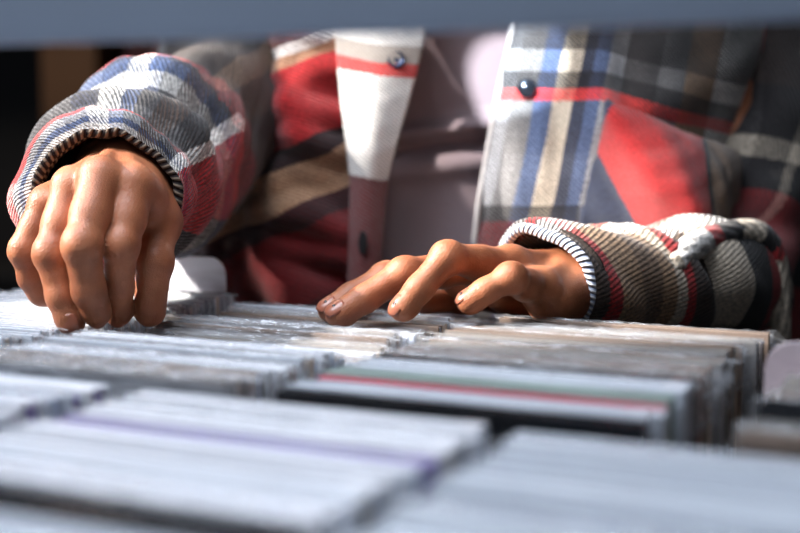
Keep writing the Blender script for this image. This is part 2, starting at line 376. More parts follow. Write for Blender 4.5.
# ---- joints: pixel x, pixel y, distance; radii in mm
LH = dict(ww=.0275, web=.0045, low=.008, wrist=(126, 169, .698), elbow=(215, 95, .900),
    f=[  # index, middle, ring, little: MCP, PIP, DIP, tip
      [((134, 186, .634), 10.8), ((121, 246, .618), 8.9), ((119, 288, .626), 7.7), ((119, 313, .636), 6.9)],
      [((100, 179, .628), 11.2), ((82, 246, .606), 9.6), ((89, 291, .611), 8.7), ((97, 313, .618), 7.2)],
      [((71, 189, .636), 10.6), ((51, 254, .620), 8.7), ((61, 297, .618), 7.6), ((72, 323, .618), 6.8)],
      [((46, 206, .651), 9.6), ((24, 251, .643), 7.6), ((31, 278, .647), 6.9), ((43, 295, .652), 6.2)]],
    t=[((147, 178, .690), 13), ((158, 222, .662), 11.5), ((154, 262, .642), 9.6), ((150, 311, .640), 8.6)])
RH = dict(ww=.0245, web=.0075, low=.0045, wrist=(580, 284, .700), elbow=(748, 272, .862),
    f=[
      [((452, 268, .722), 10.0), ((386, 278, .684), 8.6), ((351, 296, .678), 7.5), ((329, 310, .674), 6.6)],
      [((478, 266, .692), 10.6), ((404, 274, .660), 8.9), ((364, 299, .654), 7.9), ((338, 315, .650), 7.1)],
      [((508, 266, .668), 10.4), ((447, 258, .638), 8.6), ((419, 289, .632), 7.5), ((402, 309, .632), 6.7)],
      [((538, 288, .656), 9.6), ((511, 278, .628), 7.7), ((485, 291, .626), 6.8), ((468, 302, .628), 6.2)]],
    t=[((560, 285, .740), 13), ((500, 294, .760), 10.5), ((460, 298, .745), 9.2), ((425, 302, .725), 7.6)])
def hand_fn(H, side):
    wr = A(H['wrist']); el = A(H['elbow']); fa = unit(el - wr)
    F = [[(A(p), r*MM) for p, r in ch] for ch in H['f']]; TH = [(A(p), r*MM) for p, r in H['t']]
    mcp = [c[0][0] for c in F]
    acr = unit(mcp[0] - mcp[3])                       # across the palm, towards the index
    lon = unit((mcp[1] + mcp[2])/2 - wr)
    dor = unit(np.cross(acr, lon))*side              # out of the back of the hand
    acr2 = unit(np.cross(lon, dor))*side
    H.update(F=F, TH=TH, dor=dor, acr=acr, lon=lon, wr=wr, fa=fa, el=el)
    base = [wr + acr*.013 + lon*.012, wr + acr*.004 + lon*.014, wr - acr*.006 + lon*.013, wr - acr*.014 + lon*.010]
    cre = []
    for c in F:
        for j, amp in ((1, .55), (2, .35)):
            ax = unit(c[j+1][0] - c[j-1][0]); up = dor
            for off in (-.0022, 0, .0021): cre.append((c[j][0] + ax*off, ax, amp*(1 if off == 0 else .6)*MM, .0007))
    ax = unit(TH[3][0] - TH[1][0]); 
    for off in (-.002, 0, .002): cre.append((TH[2][0] + ax*off, ax, .45*MM, .0007))
    def fn(P):
        # palm: four metacarpals and the two cushions
        d = None
        for i, c in enumerate(F):
            m = c[0][0]; r = c[0][1]
            low = m - dor*(.0045) - lon*H['low']
            k = cone_d(P, base[i] - dor*.001, low, .0125, r*.98)
            d = k if d is None else smin(d, k, .011)
        pc = (mcp[0] + mcp[1] + mcp[2] + mcp[3])/4
        hyp = cone_d(P, wr - acr*.013 + lon*.016 - dor*.008, mcp[3] - dor*.011 - lon*.014 + acr*.002, .0135, .0105)
        d = smin(d, hyp, .012)
        mid = cone_d(P, wr + lon*.02 - dor*.007, pc - dor*.012 - lon*.012, .013, .011); d = smin(d, mid, .014)
        # thumb root
        d = smin(d, cone_d(P, TH[0][0], TH[1][0], TH[0][1], TH[1][1]), .014)
        d = smin(d, cone_d(P, (TH[0][0]*.35 + TH[1][0]*.65), mcp[0] - dor*.010 - lon*.012, .0085, .007), .014)
        # wrist and forearm
        M = np.stack([unit(np.cross(unit(acr - fa*(acr @ fa)), fa)), unit(acr - fa*(acr @ fa)), fa], 1)
        d = smin(d, ell_d(P, wr + fa*.004, (.0195, H['ww'], .030), M), .012)
        q = (P - wr) @ M; L = np.linalg.norm(el - wr); t = np.clip(q[..., 2]/L, 0, 1)
        ra_, rb_ = .0185 + .0*t, H['ww'] - .003
        lo_ = np.sqrt((q[..., 0]/ra_)**2 + (q[..., 1]/rb_)**2); df = (lo_ - 1)*ra_*.9
        df = np.maximum(df, np.maximum(-q[..., 2], q[..., 2] - .05)); d = smin(d, df, .012)
        # ulnar head, knuckles and extensor tendons
        d = smin(d, np.linalg.norm(P - (wr + dor*.012 - acr*.019 + fa*.010), axis=-1) - .0075, .012)
        for i, c in enumerate(F):
            m = c[0][0]
            d = smin(d, np.linalg.norm(P - (m + dor*.0022), axis=-1) - c[0][1]*.80, .010)
            d = smin(d, cone_d(P, wr + dor*.0135 + lon*.016 + (m - wr - lon*np.dot(m - wr, lon))*.25, m + dor*.0062 - lon*.004, .0028, .0040), .007)
        # fingers
        for i, c in enumerate(F):
            f = None
            (p0, r0), (p1, r1), (p2, r2), (p3, r3) = c
            for a, b, x, y in ((p0, p1, r0*.98, r1*.97), (p1, p2, r1*.97, r2*.97), (p2, p3, r2*.99, r3)):
                k = cone_d(P, a, b, x, y); f = k if f is None else smin(f, k, .0035)
            f = smin(f, np.linalg.norm(P - (p1 + dor*.0008), axis=-1) - r1*.95, .005)       # knuckle swell
            pulp = unit(p3 - p2); down = -dor + pulp*np.dot(dor, pulp); down = unit(down)
            f = smin(f, np.linalg.norm(P - (p3*.8 + p2*.2 + down*.0012), axis=-1) - r3*.96, .004)
            mp = (p0 + p1)/2 - unit(dor)*.0015                                              # fleshy first segment
            f = smin(f, np.linalg.norm(P - mp, axis=-1) - r1*.96, .006)
            c_ = .0055
            near = np.linalg.norm(P - p0, axis=-1)
            kk = np.clip(H['web'] - (near - .009)*.30, .0008, H['web'])                                # webbing only near the knuckle
            h = np.clip(.5 + .5*(f - d)/kk, 0, 1); d = f*(1 - h) + d*h - kk*h*(1 - h)
        f = None
        for j in (1, 2):
            k = cone_d(P, TH[j][0], TH[j+1][0], TH[j][1]*.97, TH[j+1][1]); f = k if f is None else smin(f, k, .004)
        f = smin(f, np.linalg.norm(P - TH[2][0], axis=-1) - TH[2][1]*1.02, .004)
        near = np.linalg.norm(P - TH[1][0], axis=-1); kk = np.clip(.010 - (near - .012)*.3, .0009, .010)
        h = np.clip(.5 + .5*(f - d)/kk, 0, 1); d = f*(1 - h) + d*h - kk*h*(1 - h)
        for p, ax, amp, wd in cre:
            q = P - p.astype(np.float32); s = q @ ax.astype(np.float32)
            m = (np.abs(s) < .003); 
            if m.any():
                rr = np.linalg.norm(q, axis=-1); g = amp*np.exp(-(s/wd)**2)*np.clip((.0125 - rr)/.003, 0, 1)*np.clip(.35 + (q @ dor)/.006, 0, 1)
                d = d + g
        return d
    return fn
def hand_parts(H, side):
    fn = hand_fn(H, side)
    pts = np.array([p for c in H['F'] for p, r in c] + [p for p, r in H['TH']] + [H['wr'], H['wr'] + H['fa']*.08])
    V, F = surface(fn, pts.min(0) - .024, pts.max(0) + .024, .00105)
    V = smooth_verts(V, F, 2)
    return V, F
# ---- skin
def skin_mat():
    m, nt, b = nmat('skin')
    tc = N(nt, 'ShaderNodeTexCoord')
    n1 = N(nt, 'ShaderNodeTexNoise', i_Scale=55.0, i_Detail=5.0); n2 = N(nt, 'ShaderNodeTexNoise', i_Scale=900.0, i_Detail=3.0); n3 = N(nt, 'ShaderNodeTexVoronoi', i_Scale=1300.0)
    for n in (n1, n2, n3): nt.links.new(tc.outputs['Object'], n.inputs['Vector'])
    cr = N(nt, 'ShaderNodeValToRGB'); e = cr.color_ramp.elements
    e[0].position = .32; e[0].color = (*h2l((140, 82, 53)), 1); e[1].position = .68; e[1].color = (*h2l((178, 112, 78)), 1)
    nt.links.new(n1.outputs['Fac'], cr.inputs[0]); nt.links.new(cr.outputs[0], b.inputs['Base Color'])
    b.inputs['Roughness'].default_value = .48; b.inputs['Specular IOR Level'].default_value = .45
    b.inputs['Subsurface Weight'].default_value = .18; b.inputs['Subsurface Radius'].default_value = (1, .35, .2); b.inputs['Subsurface Scale'].default_value = .004
    b1 = N(nt, 'ShaderNodeBump', i_Strength=.35, i_Distance=.0004); nt.links.new(n3.outputs['Distance'], b1.inputs['Height'])
    b2 = N(nt, 'ShaderNodeBump', i_Strength=.4, i_Distance=.0006); nt.links.new(n2.outputs['Fac'], b2.inputs['Height']); nt.links.new(b1.outputs[0], b2.inputs['Normal'])
    nt.links.new(b2.outputs[0], b.inputs['Normal']); return m
m_skin = skin_mat()
person = empty('person', (0.03, 1.0, 0)); tag(person, 'person in a plaid overshirt flipping through cases with both hands', 'person')
def pchild(name, me, mats, parent=person, smooth=True):
    o = link(name, me, mats, None, smooth); o.parent = parent; o.matrix_parent_inverse = Matrix.Translation(-Vector(person.location)) if parent is person else Matrix.Identity(4)
    return o
SH_R = np.array((-.155, .985, 1.36)); SH_L = np.array((.235, 1.0, 1.36)); CX = .030; BY = .985
EL_R = A(LH['elbow']); EL_L = A(RH['elbow'])
def torso_fn(P, grow=0.0):
    d = ell_d(P, (CX, BY, 1.20), (.155, .098, .20)); 
    d = smin(d, ell_d(P, (CX, BY + .005, 1.02), (.138, .092, .16)), .06)
    d = smin(d, ell_d(P, (CX, BY + .01, .88), (.165, .105, .14)), .06)
    for s in (-1, 1): d = smin(d, ell_d(P, (CX + s*.068, BY - .062, 1.235), (.058, .052, .058)), .03)
    d = smin(d, cone_d(P, SH_R + (.02, 0, 0), SH_L - (.02, 0, 0), .05, .05), .05)
    return d - grow
def body_fn(P):
    d = torso_fn(P)
    d = smin(d, cone_d(P, (CX, BY, 1.36), (CX, BY - .012, 1.47), .058, .054), .03)
    d = smin(d, ell_d(P, (CX, BY - .02, 1.585), (.074, .092, .112)), .015)
    d = smin(d, ell_d(P, (CX, BY - .06, 1.515), (.045, .042, .038)), .02)      # jaw
    d = smin(d, cone_d(P, (CX, BY - .108, 1.595), (CX, BY - .124, 1.562), .007, .011), .01)    # nose
    for s in (-1, 1):
        d = smin(d, ell_d(P, (CX + s*.077, BY - .008, 1.58), (.008, .018, .03)), .006)
        d = smin(d, cone_d(P, (CX + s*.085, BY, .86), (CX + s*.095, BY - .01, .48), .083, .055), .03)
        d = smin(d, cone_d(P, (CX + s*.095, BY - .01, .48), (CX + s*.10, BY + .01, .09), .054, .038), .02)
        d = smin(d, cone_d(P, (CX + s*.10, BY + .03, .04), (CX + s*.115, BY - .13, .03), .036, .028), .02)
    for sh, el, H in ((SH_R, EL_R, LH), (SH_L, EL_L, RH)):
        d = smin(d, cone_d(P, sh, el, .036, .028), .02)
        wr = A(H['wrist']); fa = unit(el - wr); d = smin(d, cone_d(P, el, wr + fa*.03, .024, .0185), .012)
    return d
hl = hand_parts(LH, -1); hr = hand_parts(RH, 1)
V, F = surface(body_fn, (-.32, .62, -.01), (.42, 1.2, 1.74), .008)
body = pchild('body', vf_mesh('body', [(V, F), hl, hr]), m_skin)
# ---- fingernails with a small dark dot
m_nail = simple('bare_fingernail', h2l((158, 96, 74)), .3); m_dot = simple('dark_nail_dot', (.008, .006, .01), .3)
def nail(H, c, w_, l_, tiltv=None, dot=True):
    p2, p3 = c[2][0], c[3][0]; r = c[3][1]
    ax = unit(p3 - p2); up = H['dor'] if tiltv is None else np.array(tiltv, float); up = unit(up - ax*(up @ ax)); sd = np.cross(ax, up)
    o0 = p3 + ax*(r*.05)
    vs, fs = [], []; nu, nv = 9, 9
    for j in range(nv):
        t = j/(nv - 1)*2 - 1
        for i in range(nu):
            s = i/(nu - 1)*2 - 1
            wd = w_*(1 - .22*max(0, t)**3 - .18*max(0, -t)**3)
            ang = s*wd/(r*1.0); drop = .0016*max(0, t)**2
            vs.append(o0 + ax*(t*l_*(1 - .14*s*s)) + (up*math.cos(ang) + sd*math.sin(ang))*(r + .00035 - drop*1.3) - up*(0))
    for j in range(nv - 1):
        for i in range(nu - 1):
            a = j*nu + i; fs.append((a, a + 1, a + nu + 1, a + nu))
    me = bpy.data.meshes.new('fingernail'); me.from_pydata([tuple(v) for v in vs], [], fs); me.update()
    bm = bmesh.new(); bm.from_mesh(me); bmesh.ops.recalc_face_normals(bm, faces=bm.faces)
    if bm.faces[len(bm.faces)//2].normal.dot(Vector(up)) < 0: bmesh.ops.reverse_faces(bm, faces=bm.faces)
    bm.to_mesh(me); bm.free()
    n = pchild('fingernail', me, m_nail, body); md = n.modifiers.new('s', 'SOLIDIFY'); md.thickness = .0005; md.offset = 0
    if dot:
        bm = bmesh.new(); bmesh.ops.create_uvsphere(bm, u_segments=12, v_segments=6, radius=.0010)
        q = o0 + up*(r + .0006) - ax*.0005
        M = Matrix((Vector(sd), Vector(ax), Vector(up))).transposed()
        for v in bm.verts: v.co = Vector(q) + M @ Vector((v.co.x, v.co.y, v.co.z*.3))
        me = bpy.data.meshes.new('nail_dot'); bm.to_mesh(me); bm.free(); pchild('nail_dot', me, m_dot, n)
for i, c in enumerate(RH['F']): nail(RH, c, .0052 - .0005*(i == 3), .0060 - .0008*(i == 3), tiltv=(RH['dor'] + np.array((0, -.55, .1))) )
for i, c in enumerate(LH['F']): nail(LH, c, .0050 - .0005*(i == 3), .0058 - .0008*(i == 3), tiltv=(0, -1, .2), dot=False)

m_eye = simple('eye', (.6, .6, .6), .1)
for s_ in (-1, 1):
    bm = bmesh.new(); bmesh.ops.create_uvsphere(bm, u_segments=16, v_segments=10, radius=.012)
    bmesh.ops.translate(bm, vec=(CX + s_*.030, BY - .094, 1.590), verts=bm.verts); me = bpy.data.meshes.new('eye'); bm.to_mesh(me); bm.free(); pchild('eye', me, m_eye, body)
# ------------------------------------------------------------------ woven cloth
def cloth(name, warp, weft, tilt=(0, 0), twill=10.0, tw_amt=.5, fuzz=.65, rng_=(-100, 1000)):
    """woven plaid. warp: stops (pos, colour) along u; weft: stops (pos, colour, strength) along v. u, v are cloth coordinates in the UV map (x100)"""
    m, nt, b = nmat(name)
    uv = N(nt, 'ShaderNodeUVMap'); sep = N(nt, 'ShaderNodeSeparateXYZ'); nt.links.new(uv.outputs[0], sep.inputs[0])
    nz = N(nt, 'ShaderNodeTexNoise', i_Scale=9.0, i_Detail=4.0, i_Roughness=.7); nt.links.new(uv.outputs[0], nz.inputs['Vector'])
    nzf = N(nt, 'ShaderNodeTexNoise', i_Scale=45.0, i_Detail=3.0, i_Roughness=.8); nt.links.new(uv.outputs[0], nzf.inputs['Vector'])
    def coord(axis, wob):
        o = N(nt, 'ShaderNodeMath', operation='MULTIPLY_ADD'); o.inputs[1].default_value = 100; nt.links.new(sep.outputs[axis], o.inputs[0])
        w_ = N(nt, 'ShaderNodeMath', operation='MULTIPLY_ADD'); w_.inputs[1].default_value = wob; w_.inputs[2].default_value = -wob/2; nt.links.new(nzf.outputs['Fac'], w_.inputs[0])
        nt.links.new(w_.outputs[0], o.inputs[2])
        r = N(nt, 'ShaderNodeMapRange', i_1=float(rng_[0]), i_2=float(rng_[1])); nt.links.new(o.outputs[0], r.inputs[0]); return r
    def ramp(stops, src):
        cr = N(nt, 'ShaderNodeValToRGB'); cr.color_ramp.interpolation = 'CONSTANT' ; e = cr.color_ramp.elements
        for i, st in enumerate(stops):
            p = (st[0] - rng_[0])/(rng_[1] - rng_[0]); p = min(max(p, 0), 1)
            el = e[i] if i < 2 else e.new(p)
            el.position = p; el.color = (*h2l(PAL[st[1]]), st[2] if len(st) > 2 else 1)
        nt.links.new(src.outputs[0], cr.inputs[0]); return cr
    a = ramp(warp, coord(0, 5)); c = ramp(weft, coord(1, 5))
    # diagonal twill lines
    mp = N(nt, 'ShaderNodeMapping'); mp.inputs['Rotation'].default_value = (0, 0, .9); nt.links.new(uv.outputs[0], mp.inputs[0])
    wv = N(nt, 'ShaderNodeTexWave', i_Scale=twill, i_Distortion=1.6, i_Detail=2.0); wv.inputs['Detail Scale'].default_value = 3.0; nt.links.new(mp.outputs[0], wv.inputs['Vector'])
    tm = N(nt, 'ShaderNodeMapRange', i_1=.2, i_2=.8, i_3=1 - tw_amt, i_4=1 + tw_amt); nt.links.new(wv.outputs['Fac'], tm.inputs[0])
    ml = N(nt, 'ShaderNodeMath', operation='MULTIPLY', use_clamp=True); nt.links.new(tm.outputs[0], ml.inputs[0]); nt.links.new(c.outputs['Alpha'], ml.inputs[1])
    mx = N(nt, 'ShaderNodeMixRGB'); nt.links.new(ml.outputs[0], mx.inputs[0]); nt.links.new(a.outputs[0], mx.inputs[1]); nt.links.new(c.outputs[0], mx.inputs[2])
    # heathered wool
    hr_ = N(nt, 'ShaderNodeMapRange', i_1=.36, i_2=.64, i_3=1 - fuzz, i_4=1 + fuzz); nt.links.new(nzf.outputs['Fac'], hr_.inputs[0])
    hr2 = N(nt, 'ShaderNodeMath', operation='MULTIPLY'); tm2 = N(nt, 'ShaderNodeMapRange', i_1=.1, i_2=.9, i_3=.62, i_4=1.18); nt.links.new(wv.outputs['Fac'], tm2.inputs[0]); nt.links.new(hr_.outputs[0], hr2.inputs[0]); nt.links.new(tm2.outputs[0], hr2.inputs[1])
    mu = N(nt, 'ShaderNodeVectorMath', operation='SCALE'); nt.links.new(mx.outputs[0], mu.inputs[0]); nt.links.new(hr2.outputs[0], mu.inputs['Scale'])
    nt.links.new(mu.outputs[0], b.inputs['Base Color'])
    b.inputs['Roughness'].default_value = .95; b.inputs['Specular IOR Level'].default_value = .1
    b.inputs['Sheen Weight'].default_value = .25; b.inputs['Sheen Roughness'].default_value = .6
    ad = N(nt, 'ShaderNodeMath', operation='MULTIPLY_ADD'); ad.inputs[1].default_value = .6; nt.links.new(wv.outputs['Fac'], ad.inputs[0]); nt.links.new(nzf.outputs['Fac'], ad.inputs[2])
    bp = N(nt, 'ShaderNodeBump', i_Strength=.7, i_Distance=.0012); nt.links.new(ad.outputs[0], bp.inputs['Height']); nt.links.new(bp.outputs[0], b.inputs['Normal'])
    return m
PAL = dict(white=(226, 222, 216), cream=(205, 190, 170), tan=(162, 130, 100), taupe=(124, 99, 78), brown=(62, 46, 38), dark=(28, 24, 26), black=(16, 14, 17),
           red=(168, 28, 30), bright=(212, 50, 46), dkred=(100, 16, 20), blue=(72, 90, 128), navy=(38, 46, 70), grey=(118, 116, 116), dgrey=(62, 59, 60), lgrey=(152, 152, 155), orange=(200, 110, 60))
def catmull(Cp, n):
    """Catmull-Rom through rows of Cp (axis 0), n steps per span"""
    Cp = np.array(Cp, float); k = len(Cp); ext = np.concatenate([2*Cp[:1] - Cp[1:2], Cp, 2*Cp[-1:] - Cp[-2:-1]]); out = []
    for i in range(k - 1):
        p0, p1, p2, p3 = ext[i:i+4]
        for j in range(n):
            t = j/n; out.append(.5*(2*p1 + (p2 - p0)*t + (2*p0 - 5*p1 + 4*p2 - p3)*t*t + (3*p1 - p0 - 3*p2 + p3)*t**3))
    out.append(ext[-2]); return np.array(out)
def grid_mesh(name, P, UV, closed=False):
    """P: (nr, nc, 3) points"""
    nr, nc = P.shape[:2]; fs = []
    for i in range(nr - 1):
        for j in range(nc - 1):
            a = i*nc + j; fs.append((a, a + 1, a + nc + 1, a + nc))
    me = bpy.data.meshes.new(name); me.from_pydata(P.reshape(-1, 3).tolist(), [], fs); me.update()
    ul = me.uv_layers.new(name='UVMap'); li = np.empty(len(me.loops), np.int32); me.loops.foreach_get('vertex_index', li)
    ul.data.foreach_set('uv', (UV.reshape(-1, 2)[li]/100).astype(np.float32).ravel()); return me
RN = np.random.default_rng(3)
def fold_noise(P, amp, f, seed=0):
    r = np.random.default_rng(seed); out = np.zeros(P.shape[:-1])
    for k in range(7):
        d = r.normal(size=3)*f*(1 + .5*k); out += np.sin(P @ d + r.uniform(0, 6.28))/(1 + .5*k)
    return out*amp/2
def panel(name, rows, mat, parent, uvf=lambda x, y: (x, y), n=10, wr=.0015, wf=60, seed=1, thick=.003, pos=None):
    """rows of (px, py, Y) control points -> smooth cloth"""
    Cp = np.array(rows, float)
    if Cp[0, 0, 1] == -60:                       # carry the front on up to the shoulder
        top = Cp[:1].copy(); top[..., 1] = -335; top[..., 2] += .01; top[..., 0] += (top[..., 0] - 435)*-.05; mid = (top + Cp[:1])/2; mid[..., 2] -= .022
        Cp = np.concatenate([top, mid, Cp])
    G = catmull(Cp, n); G = catmull(G.transpose(1, 0, 2), n).transpose(1, 0, 2)
    P = np.array([[W(*q) for q in row] for row in G], float)
    UV = np.array([[uvf(q[0], q[1]) for q in row] for row in G], float)
    P[..., 1] += fold_noise(P, wr, wf, seed)
    o = pchild(name, grid_mesh(name, P, UV), mat, parent)
    if thick: md = o.modifiers.new('thickness', 'SOLIDIFY'); md.thickness = thick; md.offset = -1
    return o, P
def tube(name, rings, mat, parent, nA=72, n=8, wr=.001, wf=70, seed=2, thick=.003, disp=None, a0=-np.pi/2):
    """rings: (px, py, Y, rh, rv, hdir(3), vdir(3)); angle 0 = hdir, 90 = vdir"""
    R_ = np.array([[*W(r[0], r[1], r[2]), r[3], r[4], *unit(np.array(r[5], float)), *unit(np.array(r[6], float)), r[7]] for r in rings]); R_ = catmull(R_, n)
    ang = np.linspace(0, 2*np.pi, nA + 1) + a0
    c = R_[:, None, :3]; P = c + R_[:, None, 3:4]*np.cos(ang)[None, :, None]*R_[:, None, 5:8] + R_[:, None, 4:5]*np.sin(ang)[None, :, None]*R_[:, None, 8:11]
    s = R_[:, 11]
    Dd = fold_noise(P, wr, wf, seed)
    if disp is not None: Dd = Dd + disp(s[:, None], np.degrees(ang)[None, :])
    nrm = P - c; nrm /= np.linalg.norm(nrm, axis=-1, keepdims=True); P = P + nrm*Dd[..., None]
    P[:, -1] = P[:, 0]
    UV = np.stack([np.broadcast_to(s[:, None], Dd.shape), np.broadcast_to(np.degrees(ang)[None, :], Dd.shape)], -1)
    o = pchild(name, grid_mesh(name, P, UV), mat, parent)
    if thick: md = o.modifiers.new('thickness', 'SOLIDIFY'); md.thickness = thick; md.offset = -1
    return o, P
def cord_mesh(name, pts, r, nseg=10, closed=False):
    pts = np.array(pts, float); n = len(pts); vs = []; fs = []
    tan = np.roll(pts, -1, 0) - np.roll(pts, 1, 0) if closed else np.gradient(pts, axis=0)
    s = np.concatenate([[0], np.cumsum(np.linalg.norm(np.diff(pts, axis=0), axis=1))]); up = np.array((0, 0, 1.0)); uvs = []
    for i in range(n):
        t = unit(tan[i]); a = unit(np.cross(t, up + .01)); b = np.cross(t, a)
        for j in range(nseg):
            th = 2*math.pi*j/nseg; vs.append(pts[i] + (a*math.cos(th) + b*math.sin(th))*r)
    for i in range(n if closed else n - 1):
        for j in range(nseg):
            i2 = (i + 1) % n; fs.append((i*nseg + j, i*nseg + (j + 1) % nseg, i2*nseg + (j + 1) % nseg, i2*nseg + j))
    me = bpy.data.meshes.new(name); me.from_pydata([tuple(v) for v in vs], [], fs); me.update(); return me
def binding_mat(name, c1, c2, freq, rough=.9):
    m, nt, b = nmat(name); uv = N(nt, 'ShaderNodeUVMap'); sep = N(nt, 'ShaderNodeSeparateXYZ'); nt.links.new(uv.outputs[0], sep.inputs[0])
    mu = N(nt, 'ShaderNodeMath', operation='MULTIPLY'); mu.inputs[1].default_value = freq; nt.links.new(sep.outputs[1], mu.inputs[0])
    md_ = N(nt, 'ShaderNodeMath', operation='MULTIPLY_ADD'); md_.inputs[1].default_value = freq*.35; nt.links.new(sep.outputs[0], md_.inputs[0]); nt.links.new(mu.outputs[0], md_.inputs[2])
    si = N(nt, 'ShaderNodeMath', operation='SINE'); nt.links.new(md_.outputs[0], si.inputs[0])
    mr = N(nt, 'ShaderNodeMapRange', i_1=-.2, i_2=.5); nt.links.new(si.outputs[0], mr.inputs[0])
    mx = N(nt, 'ShaderNodeMixRGB'); mx.inputs[1].default_value = (*h2l(c1), 1); mx.inputs[2].default_value = (*h2l(c2), 1); nt.links.new(mr.outputs[0], mx.inputs[0])
    nt.links.new(mx.outputs[0], b.inputs['Base Color']); b.inputs['Roughness'].default_value = rough; b.inputs['Specular IOR Level'].default_value = .1
    bp = N(nt, 'ShaderNodeBump', i_Strength=.8, i_Distance=.0012); nt.links.new(si.outputs[0], bp.inputs['Height']); nt.links.new(bp.outputs[0], b.inputs['Normal']); return m
# ---- trousers, hair, T-shirt
def clip_z(fn, z0, z1):
    return lambda P: np.maximum(fn(P), np.maximum(z0 - P[..., 2], P[..., 2] - z1))
def trouser_fn(P):
    d = ell_d(P, (CX, BY + .01, .88), (.175, .115, .14))
    for s in (-1, 1):
        d = smin(d, cone_d(P, (CX + s*.085, BY, .86), (CX + s*.095, BY - .01, .48), .095, .068), .03)
        d = smin(d, cone_d(P, (CX + s*.095, BY - .01, .48), (CX + s*.10, BY + .01, .09), .068, .056), .02)
    return d
V, F = surface(clip_z(trouser_fn, .07, .97), (-.3, .75, .05), (.35, 1.25, 1.0), .009)
pchild('trousers', vf_mesh('trousers', [(V, F)]), simple('dark_denim', (.02, .022, .035), .9))
def hair_fn(P):
    d = ell_d(P, (CX, BY + .005, 1.61), (.088, .10, .105)); d = smin(d, ell_d(P, (CX, BY + .05, 1.50), (.085, .06, .13)), .03)
    return np.maximum(d, -(ell_d(P, (CX, BY - .10, 1.56), (.062, .075, .085))))
V, F = surface(hair_fn, (-.12, .8, 1.3), (.18, 1.2, 1.78), .007)
pchild('hair', vf_mesh('hair', [(V, F)]), simple('dark_brown_hair', (.015, .01, .008), .5, .5, 90, bump=.6))
def shirt_fn(P):
    d = torso_fn(P, .012)
    z = P[..., 2] - T; x = P[..., 0] - CX
    # soft folds across the waist
    zc = .098 + .10*x; f = .006*np.exp(-((z - zc - .008)/.007)**2) - .005*np.exp(-((z - zc + .002)/.005)**2) + .004*np.exp(-((z - zc + .018)/.009)**2)
    f = f + .0025*np.sin(x*38 + z*30)*np.sin(z*22 + 1)
    return d - 1.7*f
shirt_c = smooth_verts
V, F = surface(clip_z(shirt_fn, .86, 1.42), (-.2, .80, .84), (.27, 1.16, 1.44), .0035); V = smooth_verts(V, F, 2)
m_shirt = simple('mauve_grey_cotton', h2l((150, 132, 136)), .9, .12, 400, bump=.25)
pchild('t_shirt', vf_mesh('t_shirt', [(V, F)]), m_shirt)
# ---- jacket
m_right = cloth('plaid_right_front', [(-100, 'grey'), (492, 'lgrey'), (503, 'grey'), (524, 'blue'), (543, 'cream'), (566, 'navy'), (578, 'blue'), (590, 'lgrey'), (608, 'dgrey'), (640, 'grey'), (668, 'tan'), (698, 'white'), (735, 'bright'), (741, 'dgrey'), (760, 'dark'), (770, 'cream')],
    [(-100, 'dark', .7), (50, 'grey', .1), (68, 'dark', .75), (87, 'bright', .92), (98, 'grey', .1), (150, 'lgrey', .1), (205, 'dark', .8), (219, 'dkred', .95), (262, 'dark', .8), (300, 'tan', .3)])
def uv_right(x, y):
    b = max(0, x - 600); return x + (y - 144)*.20, y - .30*b + (.00035*b*b)
jr, P = panel('jacket', [
   [(520, -60, .862), (560, -60, .842), (620, -60, .834), (690, -60, .85), (750, -60, .885), (800, -60, .95)],
   [(512, 30, .852), (555, 30, .835), (620, 30, .826), (690, 30, .838), (742, 30, .866), (778, 30, .90)],
   [(499, 90, .848), (545, 90, .830), (612, 90, .820), (675, 92, .830), (728, 95, .862), (760, 98, .905)],
   [(488, 150, .846), (535, 150, .826), (602, 150, .815), (665, 152, .826), (718, 155, .86), (748, 158, .91)],
   [(478, 210, .846), (525, 212, .826), (592, 212, .815), (660, 215, .826), (715, 215, .865), (745, 215, .92)],
   [(472, 280, .850), (520, 280, .832), (590, 280, .822), (660, 280, .836), (715, 280, .875), (745, 280, .93)],
   [(470, 380, .86), (520, 380, .84), (590, 380, .83), (660, 380, .845), (715, 380, .88), (745, 380, .94)]], m_right, person, uv_right, wr=.004, wf=45, seed=4)
jacket = jr
m_left = cloth('plaid_left_front', [(-100, 'red')],
    [(-100, 'brown', .8), (78, 'white', .9), (92, 'tan', .8), (106, 'red', .2), (180, 'black', .95), (202, 'tan', .9), (246, 'black', .9), (266, 'dkred', .85), (345, 'dark', .8), (375, 'dkred', .7)], tw_amt=.08)
def uv_left(x, y): return x, y + .42*(x - 200) + (0 if x < 300 else 0)
panel('front_panel', [
   [(120, -60, 1.0), (190, -60, .93), (240, -60, .885), (300, -60, .86), (352, -60, .855)],
   [(150, 40, .98), (200, 40, .92), (250, 40, .885), (300, 40, .85), (346, 40, .846)],
   [(160, 110, .97), (205, 110, .915), (246, 110, .89), (290, 110, .842), (350, 110, .85)],
   [(165, 180, .96), (200, 180, .91), (236, 180, .885), (285, 180, .845), (354, 180, .852)],
   [(165, 240, .96), (195, 240, .90), (230, 240, .872), (285, 240, .838), (356, 240, .852)],
   [(165, 310, .96), (195, 310, .90), (230, 310, .868), (285, 310, .845), (358, 310, .855)],
   [(165, 400, .97), (195, 400, .91), (230, 400, .88), (285, 400, .855), (358, 400, .86)]], m_left, jacket, uv_left, wr=.010, wf=60, seed=9)
m_plk = cloth('plaid_placket', [(-100, 'white')],
    [(-100, 'white', .9), (30, 'white', .3), (43, 'taupe', .55), (62, 'bright', .95), (73, 'white', .3), (176, 'dkred', .95), (240, 'dkred', 1)], tw_amt=.2, fuzz=.15)
def uv_plk(x, y):
    t = (x - 338)/80; return x, y - (18*t if t < .5 else 9 + 3*(t - .5)) + 9
